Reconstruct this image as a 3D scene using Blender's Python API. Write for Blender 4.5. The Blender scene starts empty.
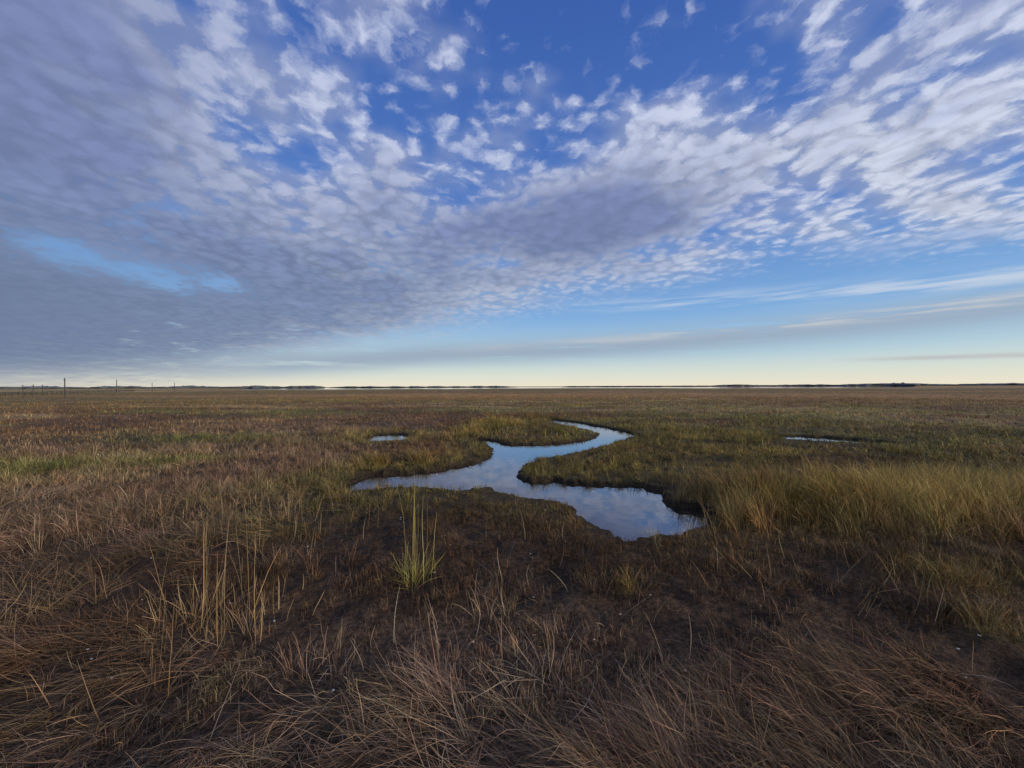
import bpy, math, random, bmesh
import numpy as np
from mathutils import Vector, Matrix
random.seed(7); rng=np.random.default_rng(7)
scene=bpy.context.scene
scene.view_settings.view_transform='Standard'
try: scene.view_settings.look='None'
except Exception: pass
scene.view_settings.exposure=0

# ------------------------------------------------------------ noise helpers
def _h(ix,iy,s):
    n=(ix.astype(np.int64)*374761393+iy.astype(np.int64)*668265263+s*974711)&0x7fffffff
    n=((n^(n>>13))*1274126177)&0x7fffffff
    n=(n^(n>>16))&0xffff
    return n/65535.0
def vnoise(x,y,s=0):
    ix=np.floor(x);iy=np.floor(y);fx=x-ix;fy=y-iy
    fx=fx*fx*(3-2*fx);fy=fy*fy*(3-2*fy)
    a=_h(ix,iy,s);b=_h(ix+1,iy,s);c=_h(ix,iy+1,s);d=_h(ix+1,iy+1,s)
    return (a*(1-fx)+b*fx)*(1-fy)+(c*(1-fx)+d*fx)*fy
def fbm(x,y,s=0,o=4):
    t=0;a=.5;n=0
    for i in range(o):
        t=t+a*vnoise(x*2**i+13.7*i,y*2**i-7.3*i,s+i);n+=a;a*=.5
    return t/n
def sst(a,b,x):
    t=np.clip((x-a)/(b-a),0,1);return t*t*(3-2*t)
def mixc(a,b,w):
    return a*(1-w[:,None])+b*w[:,None]
def ell(x,y,cx,cy,rx,ry,rot=0.0):
    c,s=math.cos(rot),math.sin(rot)
    dx=x-cx;dy=y-cy
    return np.exp(-(((dx*c+dy*s)/rx)**2+((-dx*s+dy*c)/ry)**2))

# ------------------------------------------------------------ creek outline (metres)
creek=[(1.18,4.68),(1.28,4.51),(1.57,4.54),(1.91,4.65),(2.35,4.98),(2.74,5.35),(2.62,5.56),(2.27,5.64),(2.16,6.02),(2.44,6.58),
(2.24,6.96),(1.71,6.96),(1.20,7.03),(.80,7.39),(.32,7.17),(.06,7.79),(.17,8.64),(.54,9.43),(1.22,10.1),(2.16,11.0),(3.05,12.1),
(4.43,14.3),(4.23,15.6),(3.89,16.9),(3.22,19.1),(2.21,20.9),(1.7,19.9),(2.6,17.1),(3.18,15.25),(3.1,14.05),(2.44,12.9),(1.59,12.2),
(.67,11.9),(-.06,11.9),(-.81,12.5),(-.49,10.86),(-.54,9.69),(-.93,8.85),(-1.49,8.24),(-2.06,8.05),(-2.61,7.88),(-2.82,7.39),
(-2.76,6.72),(-2.48,6.78),(-2.0,6.88),(-1.48,6.92),(-.91,6.72),(-.4,6.92),(-.21,6.65),(.29,6.15),(.73,5.86),(.91,5.68),(.89,5.38),(.98,5.01)]
pond_a=[(-4.9,13.2),(-4.4,12.7),(-3.7,12.9),(-3.55,13.6),(-4.1,14.6),(-4.8,14.4)]
pond_b=[(9.0,12.9),(10.2,12.1),(11.4,11.8),(11.0,12.7),(10.0,13.6),(9.0,13.9)]
pond_d=[(-1.2,12.6),(-.6,12.3),(-.5,12.7),(-1.1,13.1)]
polys=[np.array(p,float) for p in (creek,pond_a,pond_b,pond_d)]
def sd_poly(x,y,P):
    d=np.full(x.shape,1e9);ins=np.zeros(x.shape,bool)
    n=len(P)
    for i in range(n):
        ax,ay=P[i];bx,by=P[(i+1)%n]
        ex,ey=bx-ax,by-ay
        t=np.clip(((x-ax)*ex+(y-ay)*ey)/(ex*ex+ey*ey),0,1)
        d=np.minimum(d,np.hypot(x-ax-t*ex,y-ay-t*ey))
        c=((ay>y)!=(by>y))
        xi=ax+(y-ay)*ex/(ey if ey!=0 else 1e-12)
        ins^=(c&(x<xi))
    return np.where(ins,-d,d)
def sdist(x,y):
    out=np.full(x.shape,50.0)
    m=(np.hypot(x,y)<28)
    if m.any():
        xs,ys=x[m],y[m]
        d=sd_poly(xs,ys,polys[0])-.05
        for P in polys[1:]: d=np.minimum(d,sd_poly(xs,ys,P)-.12)
        d=d+(fbm(xs*2.2,ys*2.2,5,3)-.5)*.26+(fbm(xs*9,ys*9,9,2)-.5)*.18
        out[m]=d
    return out
WATER=-0.06
def mound(x,y): return ell(x,y,5.4,5.5,2.9,.95,0.12)
def height(x,y,sd):
    r=np.hypot(x,y)
    near=1-sst(40,120,r)
    cr=.25+.75*sst(.2,1.6,sd)
    z=((fbm(x*.9,y*.9,21,3)-.5)*.15+(fbm(x*3.5,y*3.5,31,3)-.5)*.12)*near*cr
    z+=mound(x,y)*.14+ell(x,y,-.9,16.8,1.6,1.2)*.14
    z+=(fbm(x*.05,y*.05,41,3)-.5)*.5*sst(30,120,r)*(1-sst(230,300,r))
    z=np.maximum(z,WATER+.03)
    e=sst(-.20,.08,sd)
    z=z-.34*(1-e)
    az=np.degrees(np.arctan2(x,y))
    bay=sst(-40,-30,az)*(1-sst(42,50,az))
    sh=330+90*(fbm(az*.12,az*0+3,51,4)-.5)*2
    far=1650+200*(fbm(az*.1,az*0+9,52,3)-.5)
    z=z-1.6*bay*sst(sh,sh+60,r)*(1-sst(far,far+60,r))
    return z

def C(*a): return np.array(a,float)
def barew(x,y):   # open dark mud / short turf in the middle foreground
    n=fbm(x*1.1,y*1.1,141,4)
    return np.clip(1.5*ell(x,y,.1,4.2,4.2,1.9)+.7*ell(x,y,3.0,3.4,1.8,.8)-.22+(n-.5)*1.0,0,1)
def plant_col(x,y):
    r=np.hypot(x,y)
    n1=fbm(x*.33,y*.33,61,4);n2=fbm(x*.12,y*.22,62,4);n3=fbm(x*1.4,y*1.4,63,3)
    rust=C(.225,.132,.060);olive=C(.215,.180,.055);tan=C(.41,.285,.135);hay=C(.275,.190,.128);dark=C(.120,.073,.040)
    gold=C(.47,.335,.10);green=C(.17,.205,.05)
    c=mixc(rust[None,:],olive[None,:],sst(.42,.57,n2*.5+n1*.5))
    c=mixc(c,tan[None,:],.65*sst(.50,.66,fbm(x*.10+5,y*.25,64,4)))
    c=mixc(c,C(.15,.090,.048)[None,:],.8*sst(.49,.60,fbm(x*.16+31,y*.42,67,4)))
    right=sst(-1,4,x)*sst(5.2,7.5,y)*(1-sst(28,60,r))
    c=mixc(c,C(.245,.210,.058)[None,:],.6*right*sst(.35,.6,n1))
    c=mixc(c,gold[None,:]*.8,.55*right*sst(.52,.66,fbm(x*.35+3,y*.9,68,3)))
    lft=sst(1.0,5.0,-x)*(1-sst(14,30,r))
    c=mixc(c,C(.275,.190,.130)[None,:],.65*lft)
    ring=(1-sst(.3,1.6,sdist(x,y)))*sst(5.8,7.5,y)
    c=mixc(c,C(.215,.185,.055)[None,:],.7*ring)
    c=mixc(c,green[None,:],.75*np.clip(ell(x,y,-10.2,8.3,2.0,1.1)+ell(x,y,-10.5,13,3.2,1.1)+ell(x,y,-7.5,9.2,.9,.5),0,1))
    c=mixc(c,dark[None,:],.85*barew(x,y))
    fore=1-sst(2.0,3.9,r+(n1-.5)*1.6)
    c=mixc(c,hay[None,:],fore*.9)
    c=mixc(c,C(.26,.155,.080)[None,:],.6*ell(x,y,2.6,2.3,2.2,1.0))
    c=mixc(c,gold[None,:],.9*np.clip(mound(x,y)*1.5,0,1))
    for cx,cy,rr in ((3.65,3.45,.38),(3.3,2.7,.25),(.95,3.35,.12),(4.6,3.4,.5),(-2.0,8.9,.3),(-2.9,8.6,.35),(-1.3,14.5,.7),(-.4,17,1.2)):
        c=mixc(c,gold[None,:],.8*ell(x,y,cx,cy,rr,rr*.7))
    f=sst(35,80,r)
    s=fbm(x*.006+3,y*.02,71,4)
    fc=mixc(C(.36,.205,.080)[None,:],C(.22,.155,.060)[None,:],sst(.42,.58,s))
    fc=mixc(fc,C(.46,.33,.14)[None,:],.8*sst(.50,.62,fbm(x*.004,y*.012+9,72,3))*sst(100,220,r))
    c=mixc(c,fc,f)
    c=c*(.50+1.0*n3)[:,None]
    return c

# ------------------------------------------------------------ node helper
class NT:
    def __init__(s,t): s.t=t;s.n=t.nodes;s.l=t.links
    def put(s,sock,v):
        if isinstance(v,bpy.types.NodeSocket): s.l.new(v,sock)
        else:
            try: sock.default_value=v
            except Exception: sock.default_value=tuple(v)+(1,)
    def m(s,op,a,b=0.0,c=None,clamp=False):
        k=s.n.new('ShaderNodeMath');k.operation=op;k.use_clamp=clamp
        s.put(k.inputs[0],a);s.put(k.inputs[1],b)
        if c is not None: s.put(k.inputs[2],c)
        return k.outputs[0]
    def mr(s,v,a,b,c=0.0,d=1.0,smooth=True):
        k=s.n.new('ShaderNodeMapRange');k.interpolation_type='SMOOTHSTEP' if smooth else 'LINEAR'
        for i,q in enumerate((v,a,b,c,d)): s.put(k.inputs[i],q)
        return k.outputs[0]
    def mix(s,f,a,b,mode='MIX'):
        k=s.n.new('ShaderNodeMix');k.data_type='RGBA';k.blend_type=mode
        s.put(k.inputs[0],f)
        for i,v in ((6,a),(7,b)):
            if isinstance(v,bpy.types.NodeSocket): s.l.new(v,k.inputs[i])
            else: k.inputs[i].default_value=tuple(v)+(1,) if len(v)==3 else v
        return k.outputs[2]
    def comb(s,x,y,z=0.0):
        k=s.n.new('ShaderNodeCombineXYZ')
        for i,v in enumerate((x,y,z)): s.put(k.inputs[i],v)
        return k.outputs[0]
    def noise(s,vec,scale,detail=4,rough=.5,col=False,dim='3D'):
        k=s.n.new('ShaderNodeTexNoise');k.noise_dimensions=dim
        s.l.new(vec,k.inputs['Vector']);k.inputs['Scale'].default_value=scale
        k.inputs['Detail'].default_value=detail;k.inputs['Roughness'].default_value=rough
        return k.outputs['Color'] if col else k.outputs['Fac']
    def vm(s,op,a,b=None,sc=None):
        k=s.n.new('ShaderNodeVectorMath');k.operation=op;s.put(k.inputs[0],a)
        if b is not None: s.put(k.inputs[1],b)
        if sc is not None: s.put(k.inputs['Scale'],sc)
        return k.outputs[0]
    def ramp(s,v,pts):
        k=s.n.new('ShaderNodeValToRGB');s.put(k.inputs[0],v)
        e=k.color_ramp.elements
        while len(e)<len(pts): e.new(.5)
        for q,(p,c) in zip(e,pts):
            q.position=p;q.color=tuple(c)+(1,) if len(c)==3 else c
        return k.outputs[0]

# ------------------------------------------------------------ world
world=bpy.data.worlds.new("World");scene.world=world;world.use_nodes=True
try: world.cycles.sampling_method='NONE'
except Exception as ex: print(ex)
w=world.node_tree;w.nodes.clear();N=NT(w)
SUN_AZ=118.0;SUN_EL=12.0
out=w.nodes.new('ShaderNodeOutputWorld');bg=w.nodes.new('ShaderNodeBackground');bg.inputs[1].default_value=.1
w.links.new(bg.outputs[0],out.inputs[0])
sky=w.nodes.new('ShaderNodeTexSky');sky.sky_type='NISHITA';sky.sun_disc=False
sky.sun_elevation=math.radians(SUN_EL);sky.sun_rotation=math.radians(SUN_AZ)
tc=w.nodes.new('ShaderNodeTexCoord');sep=w.nodes.new('ShaderNodeSeparateXYZ');w.links.new(tc.outputs['Generated'],sep.inputs[0])
X,Y,Z=sep.outputs
az=N.m('MULTIPLY',N.m('ARCTAN2',X,Y),57.29578)
el=N.m('MULTIPLY',N.m('ARCSINE',Z),57.29578)
base=N.ramp(N.m('MAXIMUM',Z,0.0),[(0,(.93,.84,.66)),(.03,(.73,.79,.71)),(.075,(.46,.65,.77)),(.17,(.21,.43,.77)),(.36,(.085,.215,.61)),(.68,(.045,.125,.45)),(1.0,(.03,.09,.34))])
nish=N.vm('SCALE',sky.outputs[0],sc=.1)
base=N.mix(.12,base,nish)
zc=N.m('ADD',N.m('MAXIMUM',Z,0.0),.10)
u=N.m('DIVIDE',X,zc);v=N.m('DIVIDE',Y,zc)
a0=math.radians(-14)
ua=N.m('ADD',N.m('MULTIPLY',u,math.cos(a0)),N.m('MULTIPLY',v,-math.sin(a0)))
va=N.m('ADD',N.m('MULTIPLY',u,math.sin(a0)),N.m('MULTIPLY',v,math.cos(a0)))
P0=N.comb(ua,N.m('MULTIPLY',va,.92),0.0)
wn=N.vm('SUBTRACT',N.noise(P0,4.5,5,.66,True,'2D'),(.5,.5,.5))
P=N.vm('ADD',P0,N.vm('SCALE',wn,sc=.16))
cells=N.noise(P,9.5,5,.6,dim='2D')
def voro(sc):
    k=w.nodes.new('ShaderNodeTexVoronoi');k.voronoi_dimensions='2D';k.feature='SMOOTH_F1'
    k.inputs['Smoothness'].default_value=.6;k.inputs['Scale'].default_value=sc
    w.links.new(P,k.inputs['Vector']);return k.outputs['Distance']
puff=N.m('SUBTRACT',1.0,voro(13.5))
big=N.noise(P,1.5,2,.5,dim='2D')
mid=N.noise(P0,3.1,3,.6,dim='2D')
def blob(ca,ce,ra,re,amp,rot=0.0):
    c,s=math.cos(math.radians(rot)),math.sin(math.radians(rot))
    dx=N.m('SUBTRACT',az,ca);dy=N.m('SUBTRACT',el,ce)
    p=N.m('MULTIPLY',N.m('ADD',N.m('MULTIPLY',dx,c),N.m('MULTIPLY',dy,s)),1/ra)
    q=N.m('MULTIPLY',N.m('ADD',N.m('MULTIPLY',dx,-s),N.m('MULTIPLY',dy,c)),1/re)
    rr=N.m('ADD',N.m('MULTIPLY',p,p),N.m('MULTIPLY',q,q))
    return N.m('MULTIPLY',N.m('EXPONENT',N.m('MULTIPLY',rr,-1.0)),amp)
def total(bs):
    t=None
    for b in bs:
        q=blob(*b);t=q if t is None else N.m('ADD',t,q)
    return t
cov=total([(-54,22,20,34,.52),(-30,19,16,8,.16,6),(-45,12.6,9,2.0,-.78,-8),(-48,17,7,1.5,-.25,-6),(-20,12,26,7,.40,8),(-24,38,9,9,-.16),
 (18,46,13,5.0,-.40,10),(26,38,5,4,-.10),(-3,37,9,6,.19),(11,22.5,18,5.5,.55,2),(42,26,14,13,.14),(33,21,6,2.5,-.06),(3,30,7,3,.04)])
thick=total([(-54,26,20,36,1.1),(-26,12,26,9,.95,8),(11,22,18,6,1.15,2),(-16,25,10,6,.30),(42,31,7,4,.30)])
soft=total([(-56,28,16,30,.60),(-26,9,24,6,.70,8),(11,22,15,4.6,.90,2)])
e=N.ramp(N.mr(az,-60,60,0,1,False),[(0,(.0,)*3),(.18,(.07,)*3),(.37,(.33,)*3),(.60,(.62,)*3),(.80,(.70,)*3),(.93,(.60,)*3),(1,(.5,)*3)])
edge=N.m('MULTIPLY',e,20.0)
edge=N.m('ADD',edge,N.m('MULTIPLY',N.m('SUBTRACT',mid,.5),5.0))
deck=N.mr(N.m('SUBTRACT',el,edge),-1.6,3.2)
sm_=N.mr(soft,0,1,1.0,.30,False)
def dev(x,k,c=.5): return N.m('MULTIPLY',N.m('SUBTRACT',x,c),k)
hf=N.m('MULTIPLY',N.m('ADD',dev(cells,.66),dev(puff,.42,.62)),sm_)
lf=N.m('ADD',dev(big,.66),dev(mid,.80))
val=N.m('ADD',N.m('ADD',N.m('ADD',hf,lf),1.10),cov)
alpha=N.mr(val,.93,1.42)
veil=N.m('MULTIPLY',N.mr(N.m('ADD',lf,cov),-.16,.26),.52)
alpha=N.m('MULTIPLY',N.m('MAXIMUM',alpha,veil),deck)
th=N.m('ADD',thick,N.m('MULTIPLY',N.m('SUBTRACT',mid,.5),1.2))
th=N.m('MULTIPLY',th,N.mr(val,1.0,1.4,.75,1.0),clamp=True)
white=N.mix(N.mr(el,2,30),(.53,.56,.65),(.57,.61,.73))
grey=N.mix(N.mr(el,3,34),(.175,.225,.355),(.195,.235,.42))
cc=N.mix(th,white,grey)
relh=N.m('ADD',N.m('MULTIPLY',cells,.55),N.m('MULTIPLY',puff,.38))
rel=N.mr(relh,.30,.66,.76,1.22)
rel=N.m('ADD',N.m('MULTIPLY',N.m('MULTIPLY',N.m('SUBTRACT',rel,1.0),N.mr(th,0,1,1.0,.75)),sm_),1.0)
rel=N.m('ADD',rel,dev(mid,.5))
col=N.mix(N.m('MULTIPLY',alpha,.92),base,N.vm('SCALE',cc,sc=rel))
Pb=N.comb(N.m('MULTIPLY',az,.035),N.m('MULTIPLY',el,.55),0.0)
sn=N.noise(Pb,1.6,4,.6,dim='2D')
azn=N.mr(az,-60,60,0,1,False)
def band(pts,wd,amp,colr,src,lo=.36,hi=.62):
    rr=N.ramp(azn,[((a+60)/120,(q/20,)*3) for a,q in pts])
    d=N.m('DIVIDE',N.m('SUBTRACT',el,N.m('MULTIPLY',rr,20.0)),wd)
    g=N.m('EXPONENT',N.m('MULTIPLY',N.m('MULTIPLY',d,d),-1.0))
    aa=N.ramp(azn,[((a+60)/120,(k,)*3) for a,k in amp])
    f=N.m('MULTIPLY',N.m('MULTIPLY',g,N.mr(sn,lo,hi)),aa,clamp=True)
    return N.mix(f,src,colr)
col=band([(-38,2.2),(-10,4.6),(20,5.8),(52,7.0)],1.6,[(-45,0),(-30,.9),(10,.9),(55,.8)],(.32,.40,.51),col,.15,.46)
col=band([(-10,5.2),(25,7.0),(52,7.6)],.55,[(-15,0),(15,.5),(35,.9),(55,.9)],(.60,.61,.63),col)
col=band([(10,11.2),(30,10.8),(52,9.6)],.9,[(5,0),(22,.6),(55,.8)],(.60,.67,.78),col,.35,.62)
col=band([(38,2.8),(56,2.6)],.22,[(38,0),(46,.8),(56,.9)],(.50,.49,.50),col,.2,.4)
lm=N.m('MULTIPLY',N.mr(az,-58,-26,1.0,0.0),N.mr(el,.2,2.6,.45,1.0))
lm=N.m('MULTIPLY',lm,N.mr(el,8,17,1.0,0.0))
col=N.mix(N.m('MULTIPLY',lm,.75),col,(.150,.20,.325))
w.links.new(N.vm('SCALE',col,sc=10.0),bg.inputs[0])

sun=bpy.data.lights.new("sun","SUN");sun.energy=2.7;sun.angle=math.radians(6);sun.color=(1,.84,.64)
so=bpy.data.objects.new("sun",sun);scene.collection.objects.link(so)
sdir=Vector((math.sin(math.radians(SUN_AZ))*math.cos(math.radians(SUN_EL)),math.cos(math.radians(SUN_AZ))*math.cos(math.radians(SUN_EL)),math.sin(math.radians(SUN_EL))))
so.rotation_euler=(-sdir).to_track_quat('-Z','Y').to_euler();so.location=(20,-10,20)

# ------------------------------------------------------------ mesh helper
def mesh_np(name,V,F,mat=None,smooth=True):
    me=bpy.data.meshes.new(name)
    V=np.asarray(V,np.float32);F=np.asarray(F,np.int32);k=F.shape[1]
    me.vertices.add(len(V));me.vertices.foreach_set('co',V.ravel())
    me.loops.add(F.size);me.loops.foreach_set('vertex_index',F.ravel())
    me.polygons.add(len(F));me.polygons.foreach_set('loop_start',np.arange(len(F),dtype=np.int32)*k)
    try: me.polygons.foreach_set('loop_total',np.full(len(F),k,dtype=np.int32))
    except Exception: pass
    me.update(calc_edges=True)
    if smooth: me.polygons.foreach_set('use_smooth',np.ones(len(F),bool))
    if mat: me.materials.append(mat)
    return me
def vcol(me,c,name='gcol'):
    a=me.attributes.new(name,'FLOAT_COLOR','POINT')
    a.data.foreach_set('color',np.concatenate([c,np.ones((len(c),1))],1).astype(np.float32).ravel())
def add(name,me,parent=None):
    o=bpy.data.objects.new(name,me);scene.collection.objects.link(o)
    if parent: o.parent=parent
    return o
def newmat(name):
    m=bpy.data.materials.new(name);m.use_nodes=True
    t=m.node_tree;b=t.nodes['Principled BSDF'];return m,NT(t),b

# ------------------------------------------------------------ ground
azs=np.concatenate([np.linspace(-62,62,760),np.linspace(62,298,70)[1:-1]])
rs=[.02,.15,.3]
while rs[-1]<26: rs.append(rs[-1]+max(.018,rs[-1]*.0062))
while rs[-1]<7000: rs.append(rs[-1]*1.022)
rs=np.array(rs)
R,A=np.meshgrid(rs,np.radians(azs),indexing='ij')
gx=(R*np.sin(A)).ravel();gy=(R*np.cos(A)).ravel()
sdv=sdist(gx,gy);gz=height(gx,gy,sdv)
nr,na=len(rs),len(azs)
i=np.arange(nr-1)[:,None]*na;j=np.arange(na)[None,:];j2=(j+1)%na
F=np.stack([i+j,i+na+j,i+na+j2,i+j2],-1).reshape(-1,4)[:,::-1]
gm,G,gb=newmat("marsh_soil")
at=G.n.new('ShaderNodeAttribute');at.attribute_name='gcol'
tcg=G.n.new('ShaderNodeTexCoord')
n1=G.noise(tcg.outputs['Object'],26,4,.65);n2=G.noise(tcg.outputs['Object'],4,3,.6)
n3=G.noise(tcg.outputs['Object'],110,2,.6)
f=G.m('MULTIPLY',G.mr(n1,.3,.7,.4,1.6),G.mr(n2,.3,.7,.7,1.3))
f=G.m('MULTIPLY',f,G.mr(n3,.3,.7,.65,1.4))
G.l.new(G.vm('SCALE',at.outputs['Color'],sc=f),gb.inputs['Base Color']);gb.inputs['Roughness'].default_value=.85;gb.inputs['Specular IOR Level'].default_value=.15
bp=G.n.new('ShaderNodeBump');bp.inputs['Strength'].default_value=1.0;bp.inputs['Distance'].default_value=.05
G.l.new(G.m('ADD',n1,G.m('MULTIPLY',n3,.4)),bp.inputs['Height']);G.l.new(bp.outputs[0],gb.inputs['Normal'])
gme=mesh_np("ground",np.stack([gx,gy,gz],1),F,gm)
pc=plant_col(gx,gy)
rr=np.hypot(gx,gy)
soil=C(.062,.037,.022)[None,:]*(.55+.8*fbm(gx*3,gy*3,81,3))[:,None]
gc=mixc(soil*.62+pc*.22,pc*.95,sst(6,40,rr))
gc=mixc(gc,C(.036,.026,.017)[None,:],1-sst(-.02,.14,sdv))
vcol(gme,gc)
add("ground",gme)

# ------------------------------------------------------------ water
wm,W,wb=newmat("creek_water")
W.n.remove(wb)
mo=W.n['Material Output']
gl=W.n.new('ShaderNodeBsdfGlossy');gl.inputs['Roughness'].default_value=.025;gl.inputs['Color'].default_value=(.93,.95,1,1)
df=W.n.new('ShaderNodeBsdfDiffuse');df.inputs['Color'].default_value=(.03,.026,.02,1)
fr=W.n.new('ShaderNodeFresnel');fr.inputs['IOR'].default_value=1.45
ms=W.n.new('ShaderNodeMixShader')
W.l.new(W.m('ADD',W.m('MULTIPLY',fr.outputs[0],.8),.24,clamp=True),ms.inputs[0]);W.l.new(df.outputs[0],ms.inputs[1]);W.l.new(gl.outputs[0],ms.inputs[2])
W.l.new(ms.outputs[0],mo.inputs[0])
tw=W.n.new('ShaderNodeTexCoord');bn=W.noise(tw.outputs['Object'],5,2,.5)
b2=W.n.new('ShaderNodeBump');b2.inputs['Strength'].default_value=.10;b2.inputs['Distance'].default_value=.01
W.l.new(bn,b2.inputs['Height']);W.l.new(b2.outputs[0],gl.inputs['Normal'])
def sheet(name,x0,x1,y0,y1,z):
    add(name,mesh_np(name,[(x0,y0,z),(x1,y0,z),(x1,y1,z),(x0,y1,z)],[(0,1,2,3)],wm))
sheet("creek_water",-3.4,5.4,3.9,21.8,WATER)
sheet("pond_water",-5.6,-3.42,12.0,15.0,WATER)
sheet("pond_water",8.4,12.0,11.2,14.6,WATER)
aa=np.radians(np.linspace(-48,58,80));V=[];Fb=[]
for q in aa: V+= [(240*math.sin(q),240*math.cos(q),-1.0),(1950*math.sin(q),1950*math.cos(q),-1.0)]
for k in range(len(aa)-1): Fb.append((2*k,2*k+2,2*k+3,2*k+1))
add("bay_water",mesh_np("bay_water",V,Fb,wm,False))

# ------------------------------------------------------------ distant trees
tm,T,tb=newmat("distant_foliage")
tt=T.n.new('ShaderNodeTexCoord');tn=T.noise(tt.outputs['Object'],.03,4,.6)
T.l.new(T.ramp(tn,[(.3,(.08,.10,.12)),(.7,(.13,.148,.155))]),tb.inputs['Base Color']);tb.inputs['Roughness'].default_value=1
V=[];Fq=[]
bm=bmesh.new();bmesh.ops.create_icosphere(bm,subdivisions=2,radius=1)
iv=np.array([q.co[:] for q in bm.verts]);itf=np.array([[a.index for a in q.verts] for q in bm.faces]);bm.free()
off=0
def prof(a):
    h=0
    if a<-26: h=5.5+2*math.sin(a*1.1)+1.2*math.sin(a*3)
    elif -24<a<0: h=3.2+1.2*math.sin(a*2.2) if a<-1 else 1.5
    elif 8<a<27: h=2.4
    elif a>=27: h=4.5+1.2*math.sin(a*.9)+(2.0 if 40<a<47 else 0)
    return h
for k in range(2200):
    a=random.uniform(-66,66);h=prof(a)
    if h<=0: continue
    d=random.uniform(1700,2100);h*=random.uniform(.5,1.15)
    wd=random.uniform(10,34)
    dis=1+.16*rng.standard_normal(len(iv))
    q=iv*dis[:,None]*np.array([wd,wd,h*.6])
    q[:,0]+=d*math.sin(math.radians(a));q[:,1]+=d*math.cos(math.radians(a));q[:,2]+=h*.4
    V.append(q);Fq.append(itf+off);off+=len(iv)
add("distant_trees",mesh_np("distant_trees",np.concatenate(V),np.concatenate(Fq),tm,False))

# ------------------------------------------------------------ posts and fence
pm,Q,pb=newmat("weathered_wood")
tp=Q.n.new('ShaderNodeTexCoord');pn=Q.noise(tp.outputs['Object'],6,4,.6)
Q.l.new(Q.ramp(pn,[(.3,(.045,.038,.032)),(.7,(.095,.080,.068))]),pb.inputs['Base Color']);pb.inputs['Roughness'].default_value=.9
def cyl(p0,p1,r0,r1,n=8):
    p0=Vector(p0);p1=Vector(p1);d=(p1-p0).normalized();a=d.orthogonal().normalized();b=d.cross(a)
    V=[];F=[]
    for p,r in ((p0,r0),(p1,r1)):
        for k in range(n):
            t=2*math.pi*k/n;V.append(tuple(p+a*r*math.cos(t)+b*r*math.sin(t)))
    V.append(tuple(p1+d*r1*.3))
    for k in range(n):
        F.append((k,(k+1)%n,n+(k+1)%n));F.append((k,n+(k+1)%n,n+k));F.append((n+k,n+(k+1)%n,2*n))
    return V,F
def joined(parts):
    V=[];F=[]
    for v,f in parts:
        o=len(V);V+=v;F+=[tuple(i+o for i in q) for q in f]
    return V,F
for x,y,h,rd in [(-75.8,67.5,3.4,.085),(-78,63.5,2.2,.06),(-80,66.5,2.3,.06),(-140,141,4.6,.12),(-150,166,3.8,.11),(-145,171,3.8,.11),(-99,84,2.4,.07)]:
    l=random.uniform(-.06,.06)
    V,F=joined([cyl((x,y,-.3),(x+l,y,h),rd,rd*.8),cyl((x-.0+l*.8,y-.16,h*.86),(x+l*.8,y+.16,h*.86),.03,.03,6),cyl((x+l*.9-.2,y-.1,h*.93),(x+l*.9+.2,y-.1,h*.93),.025,.025,6)])
    add("wooden_post",mesh_np("wooden_post",V,F,pm,False))
parts=[];p=Vector((-92,62,0));q=Vector((-150,158,0));n=44
for k in range(n+1):
    c=p.lerp(q,k/n);hh=.9+random.uniform(-.08,.08)
    parts.append(cyl((c.x,c.y,-.2),(c.x+random.uniform(-.05,.05),c.y,hh),.07,.06,6))
    if k<n:
        d=p.lerp(q,(k+1)/n)
        for z in (.5,.8): parts.append(cyl((c.x,c.y,z+random.uniform(-.03,.03)),(d.x,d.y,z+random.uniform(-.03,.03)),.07,.07,5))
V,F=joined(parts);add("wooden_fence",mesh_np("wooden_fence",V,F,pm,False))

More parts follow.
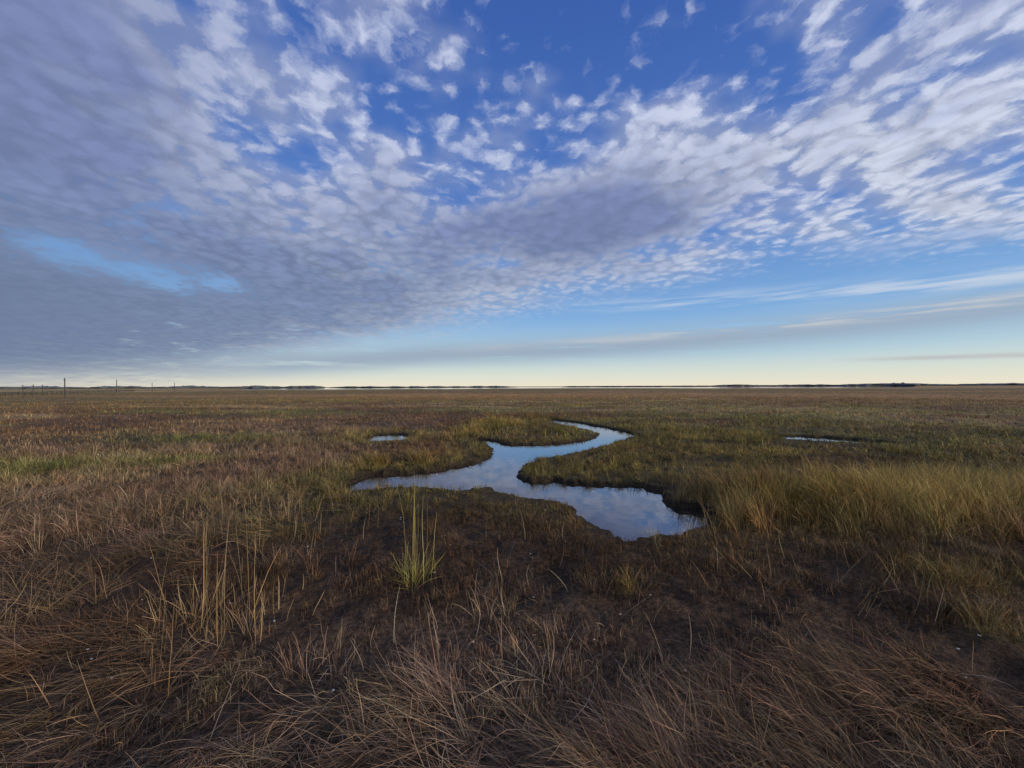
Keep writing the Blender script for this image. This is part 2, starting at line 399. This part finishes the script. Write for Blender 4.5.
# ------------------------------------------------------------ grass: one mesh, many blades
gmat,K,kb=newmat("marsh_grass_blade")
ka=K.n.new('ShaderNodeAttribute');ka.attribute_name='gcol'
K.l.new(ka.outputs['Color'],kb.inputs['Base Color']);kb.inputs['Roughness'].default_value=.65;kb.inputs['Specular IOR Level'].default_value=.15
class Grass:
    def __init__(s): s.V=[];s.F=[];s.C=[];s.o=0;s.nb=0
    def blades(s,x,y,z,L,th,cv,wd,phi,col,seg=4,floor=.01,kink=.06,lift=0.0):
        n=len(x)
        if n==0: return
        s.nb+=n
        a=th.copy();ph=phi.copy();dph=rng.normal(0,.10,n)
        tw=rng.uniform(-1.2,1.2,n);ct=np.cos(tw);st_=np.sin(tw)
        z0=z.copy();fl=z0+floor*(1+4*rng.random(n));z=z-.01+lift*rng.random(n)
        V=np.zeros((n,seg+1,2,3));Cc=np.zeros((n,seg+1,2,3));st=L/seg
        for i in range(seg+1):
            ww=wd*.5*(1-(i/seg)**1.7*.85)
            wx=-np.sin(ph)*ct*ww;wy=np.cos(ph)*ct*ww;wz=st_*ww*(0 if i==0 else 1)
            V[:,i,0]=np.stack([x-wx,y-wy,z-wz],1);V[:,i,1]=np.stack([x+wx,y+wy,z+wz],1)
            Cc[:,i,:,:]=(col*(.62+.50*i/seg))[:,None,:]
            x=x+st*np.sin(a)*np.cos(ph);y=y+st*np.sin(a)*np.sin(ph);z=z+st*np.cos(a)
            z=np.maximum(z,fl)
            a=a+cv/seg+rng.normal(0,kink,n);ph=ph+dph
        b=s.o+np.arange(n)[:,None]*(2*(seg+1))+2*np.arange(seg)[None,:]
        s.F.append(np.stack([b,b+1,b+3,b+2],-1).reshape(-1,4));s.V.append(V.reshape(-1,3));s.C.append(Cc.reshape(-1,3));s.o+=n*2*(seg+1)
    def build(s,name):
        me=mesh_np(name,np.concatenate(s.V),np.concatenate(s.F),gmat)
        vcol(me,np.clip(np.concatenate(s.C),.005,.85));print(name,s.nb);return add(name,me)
def ring_points(r0,r1,dens,half=64):
    area=math.radians(2*half)/2*(r1*r1-r0*r0);n=int(area*dens)
    r=np.sqrt(rng.uniform(r0*r0,r1*r1,n));a=np.radians(rng.uniform(-half,half,n))
    return r*np.sin(a),r*np.cos(a)
def thin(x,y,p):
    k=rng.random(len(x))<p
    return x[k],y[k]
def flow(x,y): return (fbm(x*.5,y*.5,91,3)-.5)*11+2.4
KW={'hay':dict(R=.07,L=(.14,.40),th=(.75,1.45),cv=(.1,.9),wd=(.0015,.0034),seg=5,kink=.16,ph='flow',lift=.02),
 'short':dict(R=.06,L=(.03,.12),th=(.0,1.3),cv=(-.3,.8),wd=(.002,.0042),seg=3,kink=.2,ph='rand',lift=0),
 'mid':dict(R=.05,L=(.12,.34),th=(.05,.7),cv=(.1,1.0),wd=(.002,.0045),seg=4,kink=.06,ph='out',lift=0),
 'tall':dict(R=.07,L=(.28,.60),th=(.03,.5),cv=(.1,1.3),wd=(.003,.006),seg=4,kink=.05,ph='mix',lift=0),
 'far':dict(R=.3,L=(.10,.30),th=(.1,1.0),cv=(0,.8),wd=(.010,.020),seg=2,kink=.05,ph='rand',lift=0)}
def emit(G_,x,y,kind,m,s=1.0,ws=1.0,colmul=1.0,zmul=1.0,R=None,pjit=.5):
    if len(x)==0: return
    k=KW[kind];n=len(x)
    s0=s*rng.uniform(.7,1.3,n);rad=(R or k['R'])
    cfl=flow(x,y)+rng.normal(0,.35,n)
    ccol=plant_col(x,y)*rng.uniform(.65,1.4,(n,1))*colmul*(1+rng.normal(0,.06,(n,3)))
    t=rng.uniform(0,6.283,(n,m));rd=np.abs(rng.normal(0,rad,(n,m)))
    bx=(x[:,None]+rd*np.cos(t)).ravel();by=(y[:,None]+rd*np.sin(t)).ravel();t=t.ravel()
    S=np.repeat(s0,m);N_=n*m
    if k['ph']=='flow': phi=np.repeat(cfl,m)+rng.normal(0,pjit,N_)
    elif k['ph']=='rand': phi=rng.uniform(0,6.283,N_)
    elif k['ph']=='out': phi=t+rng.normal(0,.7,N_)
    else: phi=np.where(rng.random(N_)<.5,np.repeat(cfl,m)+rng.normal(0,.6,N_),t)
    L=rng.uniform(*k['L'],N_)*S*zmul;th=rng.uniform(*k['th'],N_);cv=rng.uniform(*k['cv'],N_);wd=rng.uniform(*k['wd'],N_)*ws
    br=.38+1.6*rng.random(N_)**1.8
    hu=rng.random(N_)[:,None]
    col=np.repeat(ccol,m,0)*br[:,None]*(C(1.10,.96,.84)*(1-hu)+C(.94,1.03,1.02)*hu)
    sd=sdist(bx,by);keep=sd>.04
    r=np.hypot(bx,by);near=r<26
    sh=np.ones(N_)
    if near.any():
        ux,uy=bx/r,by/r
        for dd in (.25,.55):
            s2=sdist(bx+ux*dd,by+uy*dd);sh=np.where(s2<.03,np.minimum(sh,.36 if dd<.5 else .5),sh)
        sh=np.where(sd<.2,np.minimum(sh,.6),sh)
    L=L*sh
    bx,by,L,th,cv,wd,phi,col,sd=[q[keep] for q in (bx,by,L,th,cv,wd,phi,col,sd)]
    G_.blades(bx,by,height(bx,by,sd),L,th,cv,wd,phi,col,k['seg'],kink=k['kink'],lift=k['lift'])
def hayw(x,y):
    n=fbm(x*.8,y*.8,101,3)
    wv=1-sst(1.6,2.6,y+(n-.5)*1.8)
    wl=sst(1.3,2.9,-x+(n-.5)*1.6)*(1-sst(5.0,9,y))
    return np.clip(np.maximum(wv,wl)-.9*barew(x,y)*sst(2.0,3.0,y),0,1)
Gr=Grass()
cl=lambda x,y,s,f,a,b: sst(a,b,fbm(x*f,y*f,s,3))
x,y=ring_points(.7,4.2,190);x,y=thin(x,y,hayw(x,y)*(.18+.82*cl(x,y,201,1.8,.36,.58)));emit(Gr,x,y,'hay',50,.92,pjit=.6)
x,y=ring_points(4.2,10,50);x,y=thin(x,y,hayw(x,y)*(.15+.85*cl(x,y,202,.9,.38,.58)));emit(Gr,x,y,'hay',32,1.0,1.5,pjit=.7)
x,y=ring_points(1.3,6,120);x,y=thin(x,y,(1-hayw(x,y)*.85)*(.12+.88*cl(x,y,203,1.7,.42,.62)));emit(Gr,x,y,'short',22,.8)
x,y=ring_points(1.8,6,8);x,y=thin(x,y,(1-hayw(x,y)));emit(Gr,x,y,'mid',7,.42,1.0,1.4)
x,y=ring_points(6,13,46);x,y=thin(x,y,.3+.7*cl(x,y,204,.9,.3,.55));emit(Gr,x,y,'short',18,1.3,1.8,1.15)
x,y=ring_points(2.0,9,8);x,y=thin(x,y,cl(x,y,111,1.3,.5,.66));emit(Gr,x,y,'mid',28,.72,1,1.4)
x,y=ring_points(6.5,17,22);x,y=thin(x,y,cl(x,y,112,.6,.42,.6));emit(Gr,x,y,'mid',24,.85,1.8,1.15)
x=rng.normal(5.4,2.3,2300);y=rng.normal(5.45,.66,2300);x,y=thin(x,y,np.clip(mound(x,y)*1.6,0,1)*(.3+.7*cl(x,y,113,2,.35,.55)));emit(Gr,x,y,'tall',32,.80)
for cx,cy,rr_,n_ in ((3.65,3.45,.35,50),(3.3,2.85,.2,20),(.95,3.35,.05,3),(4.7,3.4,.5,50),(-2.9,8.7,.3,12),(-2.0,9.0,.3,9),(-1.3,14.9,.8,30),(-.4,17,1.1,60),(1.6,21.5,1.2,40)):
    x=rng.normal(cx,rr_*.7,n_);y=rng.normal(cy,rr_*.5,n_);emit(Gr,x,y,'mid' if cy<5 else 'tall',28,.75,1 if cy<5 else 1.8,.9)
x,y=ring_points(6,14,3);k=x<-3.5;x,y=thin(x[k],y[k],cl(x[k],y[k],121,1,.45,.6));emit(Gr,x,y,'tall',20,.6,1.4,1.4)
x,y=ring_points(11,26,10);x,y=thin(x,y,.35+.65*cl(x,y,205,.4,.35,.55));emit(Gr,x,y,'far',14,.85,1,1.15,zmul=.8)
x,y=ring_points(26,70,1.5);emit(Gr,x,y,'far',12,1.5,1.8,1.2,zmul=.50,R=.6)
x,y=ring_points(70,180,.14);emit(Gr,x,y,'far',9,3.0,4,1.25,zmul=.18,R=1.6)
Gr.build("marsh_grass")

def plant(name,cx,cy,specs):
    P_=Grass()
    for (n,rad,L,th,cv,wd,col,seg) in specs:
        t=rng.uniform(0,6.283,n);rd=np.abs(rng.normal(0,rad,n));x=cx+rd*np.cos(t);y=cy+rd*np.sin(t)
        sd=sdist(x,y);k=sd>.05;x,y,t,sd=x[k],y[k],t[k],sd[k];n=len(x)
        c=C(*col)[None,:]*(.5+.9*rng.random((n,1)))*(1+rng.normal(0,.06,(n,3)))
        P_.blades(x,y,height(x,y,sd),rng.uniform(*L,n)*rng.uniform(.8,1,n),rng.uniform(*th,n),rng.uniform(*cv,n),rng.uniform(*wd,n),t+rng.normal(0,.8,n),c,seg,kink=.05)
    P_.build(name)
straw=(.54,.37,.18);yg=(.50,.43,.11)
plant("reed_clump",-.86,3.5,[(14,.08,(.65,1.05),(0,.13),(-.1,.15),(.004,.007),(.54,.45,.15),7),(100,.09,(.12,.38),(.1,.9),(.1,.8),(.0025,.005),yg,5)])
plant("reed_clump",-2.40,3.0,[(12,.16,(.55,.98),(0,.20),(-.1,.3),(.004,.0085),straw,6),(90,.24,(.12,.38),(.1,.9),(.1,.8),(.0025,.005),straw,5)])
plant("reed_clump",-1.85,2.8,[(9,.16,(.6,1.05),(0,.2),(-.1,.25),(.004,.008),straw,6),(50,.2,(.12,.33),(.1,.9),(.1,.8),(.0025,.005),straw,5)])
plant("reed_clump",-2.1,2.35,[(5,.22,(.4,.75),(.1,.5),(-.1,.3),(.003,.006),straw,6),(40,.2,(.15,.35),(.3,1.1),(.1,.8),(.002,.005),(.42,.27,.13),5)])
plant("reed_clump",1.55,4.36,[(34,.10,(.08,.24),(.05,.8),(.1,.7),(.002,.004),(.42,.33,.15),5)])
plant("grass_stalks",-2.8,5.0,[(130,1.5,(.2,.5),(0,.4),(-.1,.3),(.003,.005),(.50,.37,.21),5)])
plant("grass_stalks",2.6,3.2,[(90,1.0,(.12,.4),(.1,1.0),(-.1,.5),(.003,.005),(.46,.31,.14),5)])
plant("grass_stalks",0.2,2.3,[(150,1.1,(.2,.42),(.1,1.3),(-.1,.6),(.0025,.0045),(.50,.38,.25),6)])

# tiny shell fragments lying about
sm,S_,sb=newmat("shell");ts=S_.n.new('ShaderNodeTexCoord');S_.l.new(S_.ramp(S_.noise(ts.outputs['Object'],40,2),[(.3,(.45,.42,.38)),(.7,(.75,.72,.68))]),sb.inputs['Base Color'])
parts=[]
for k in range(46):
    a=math.radians(random.uniform(-55,55));r=random.uniform(1.8,5.5);x=r*math.sin(a);y=r*math.cos(a)
    xa=np.array([x]);ya=np.array([y]);sd0=sdist(xa,ya)
    if sd0[0]<.1: continue
    z=float(height(xa,ya,sd0)[0])+.012;s=random.uniform(.004,.010)
    q=iv*np.array([s,s*.8,s*.35])*(1+.2*rng.standard_normal((len(iv),1)))+np.array([x,y,z])
    parts.append(([tuple(t) for t in q],[tuple(t) for t in itf]))
V,F=joined(parts);add("shell_fragments",mesh_np("shell_fragments",V,F,sm))

# ------------------------------------------------------------ camera
cam=bpy.data.cameras.new("camera");cam.lens=14.0;cam.sensor_width=36;cam.clip_start=.05;cam.clip_end=20000
co=bpy.data.objects.new("camera",cam);scene.collection.objects.link(co)
co.location=(0,0,1.7)
co.rotation_euler=(Matrix.Rotation(math.radians(90.35),4,'X')@Matrix.Rotation(math.radians(-.2),4,'Z')).to_euler()
scene.camera=co
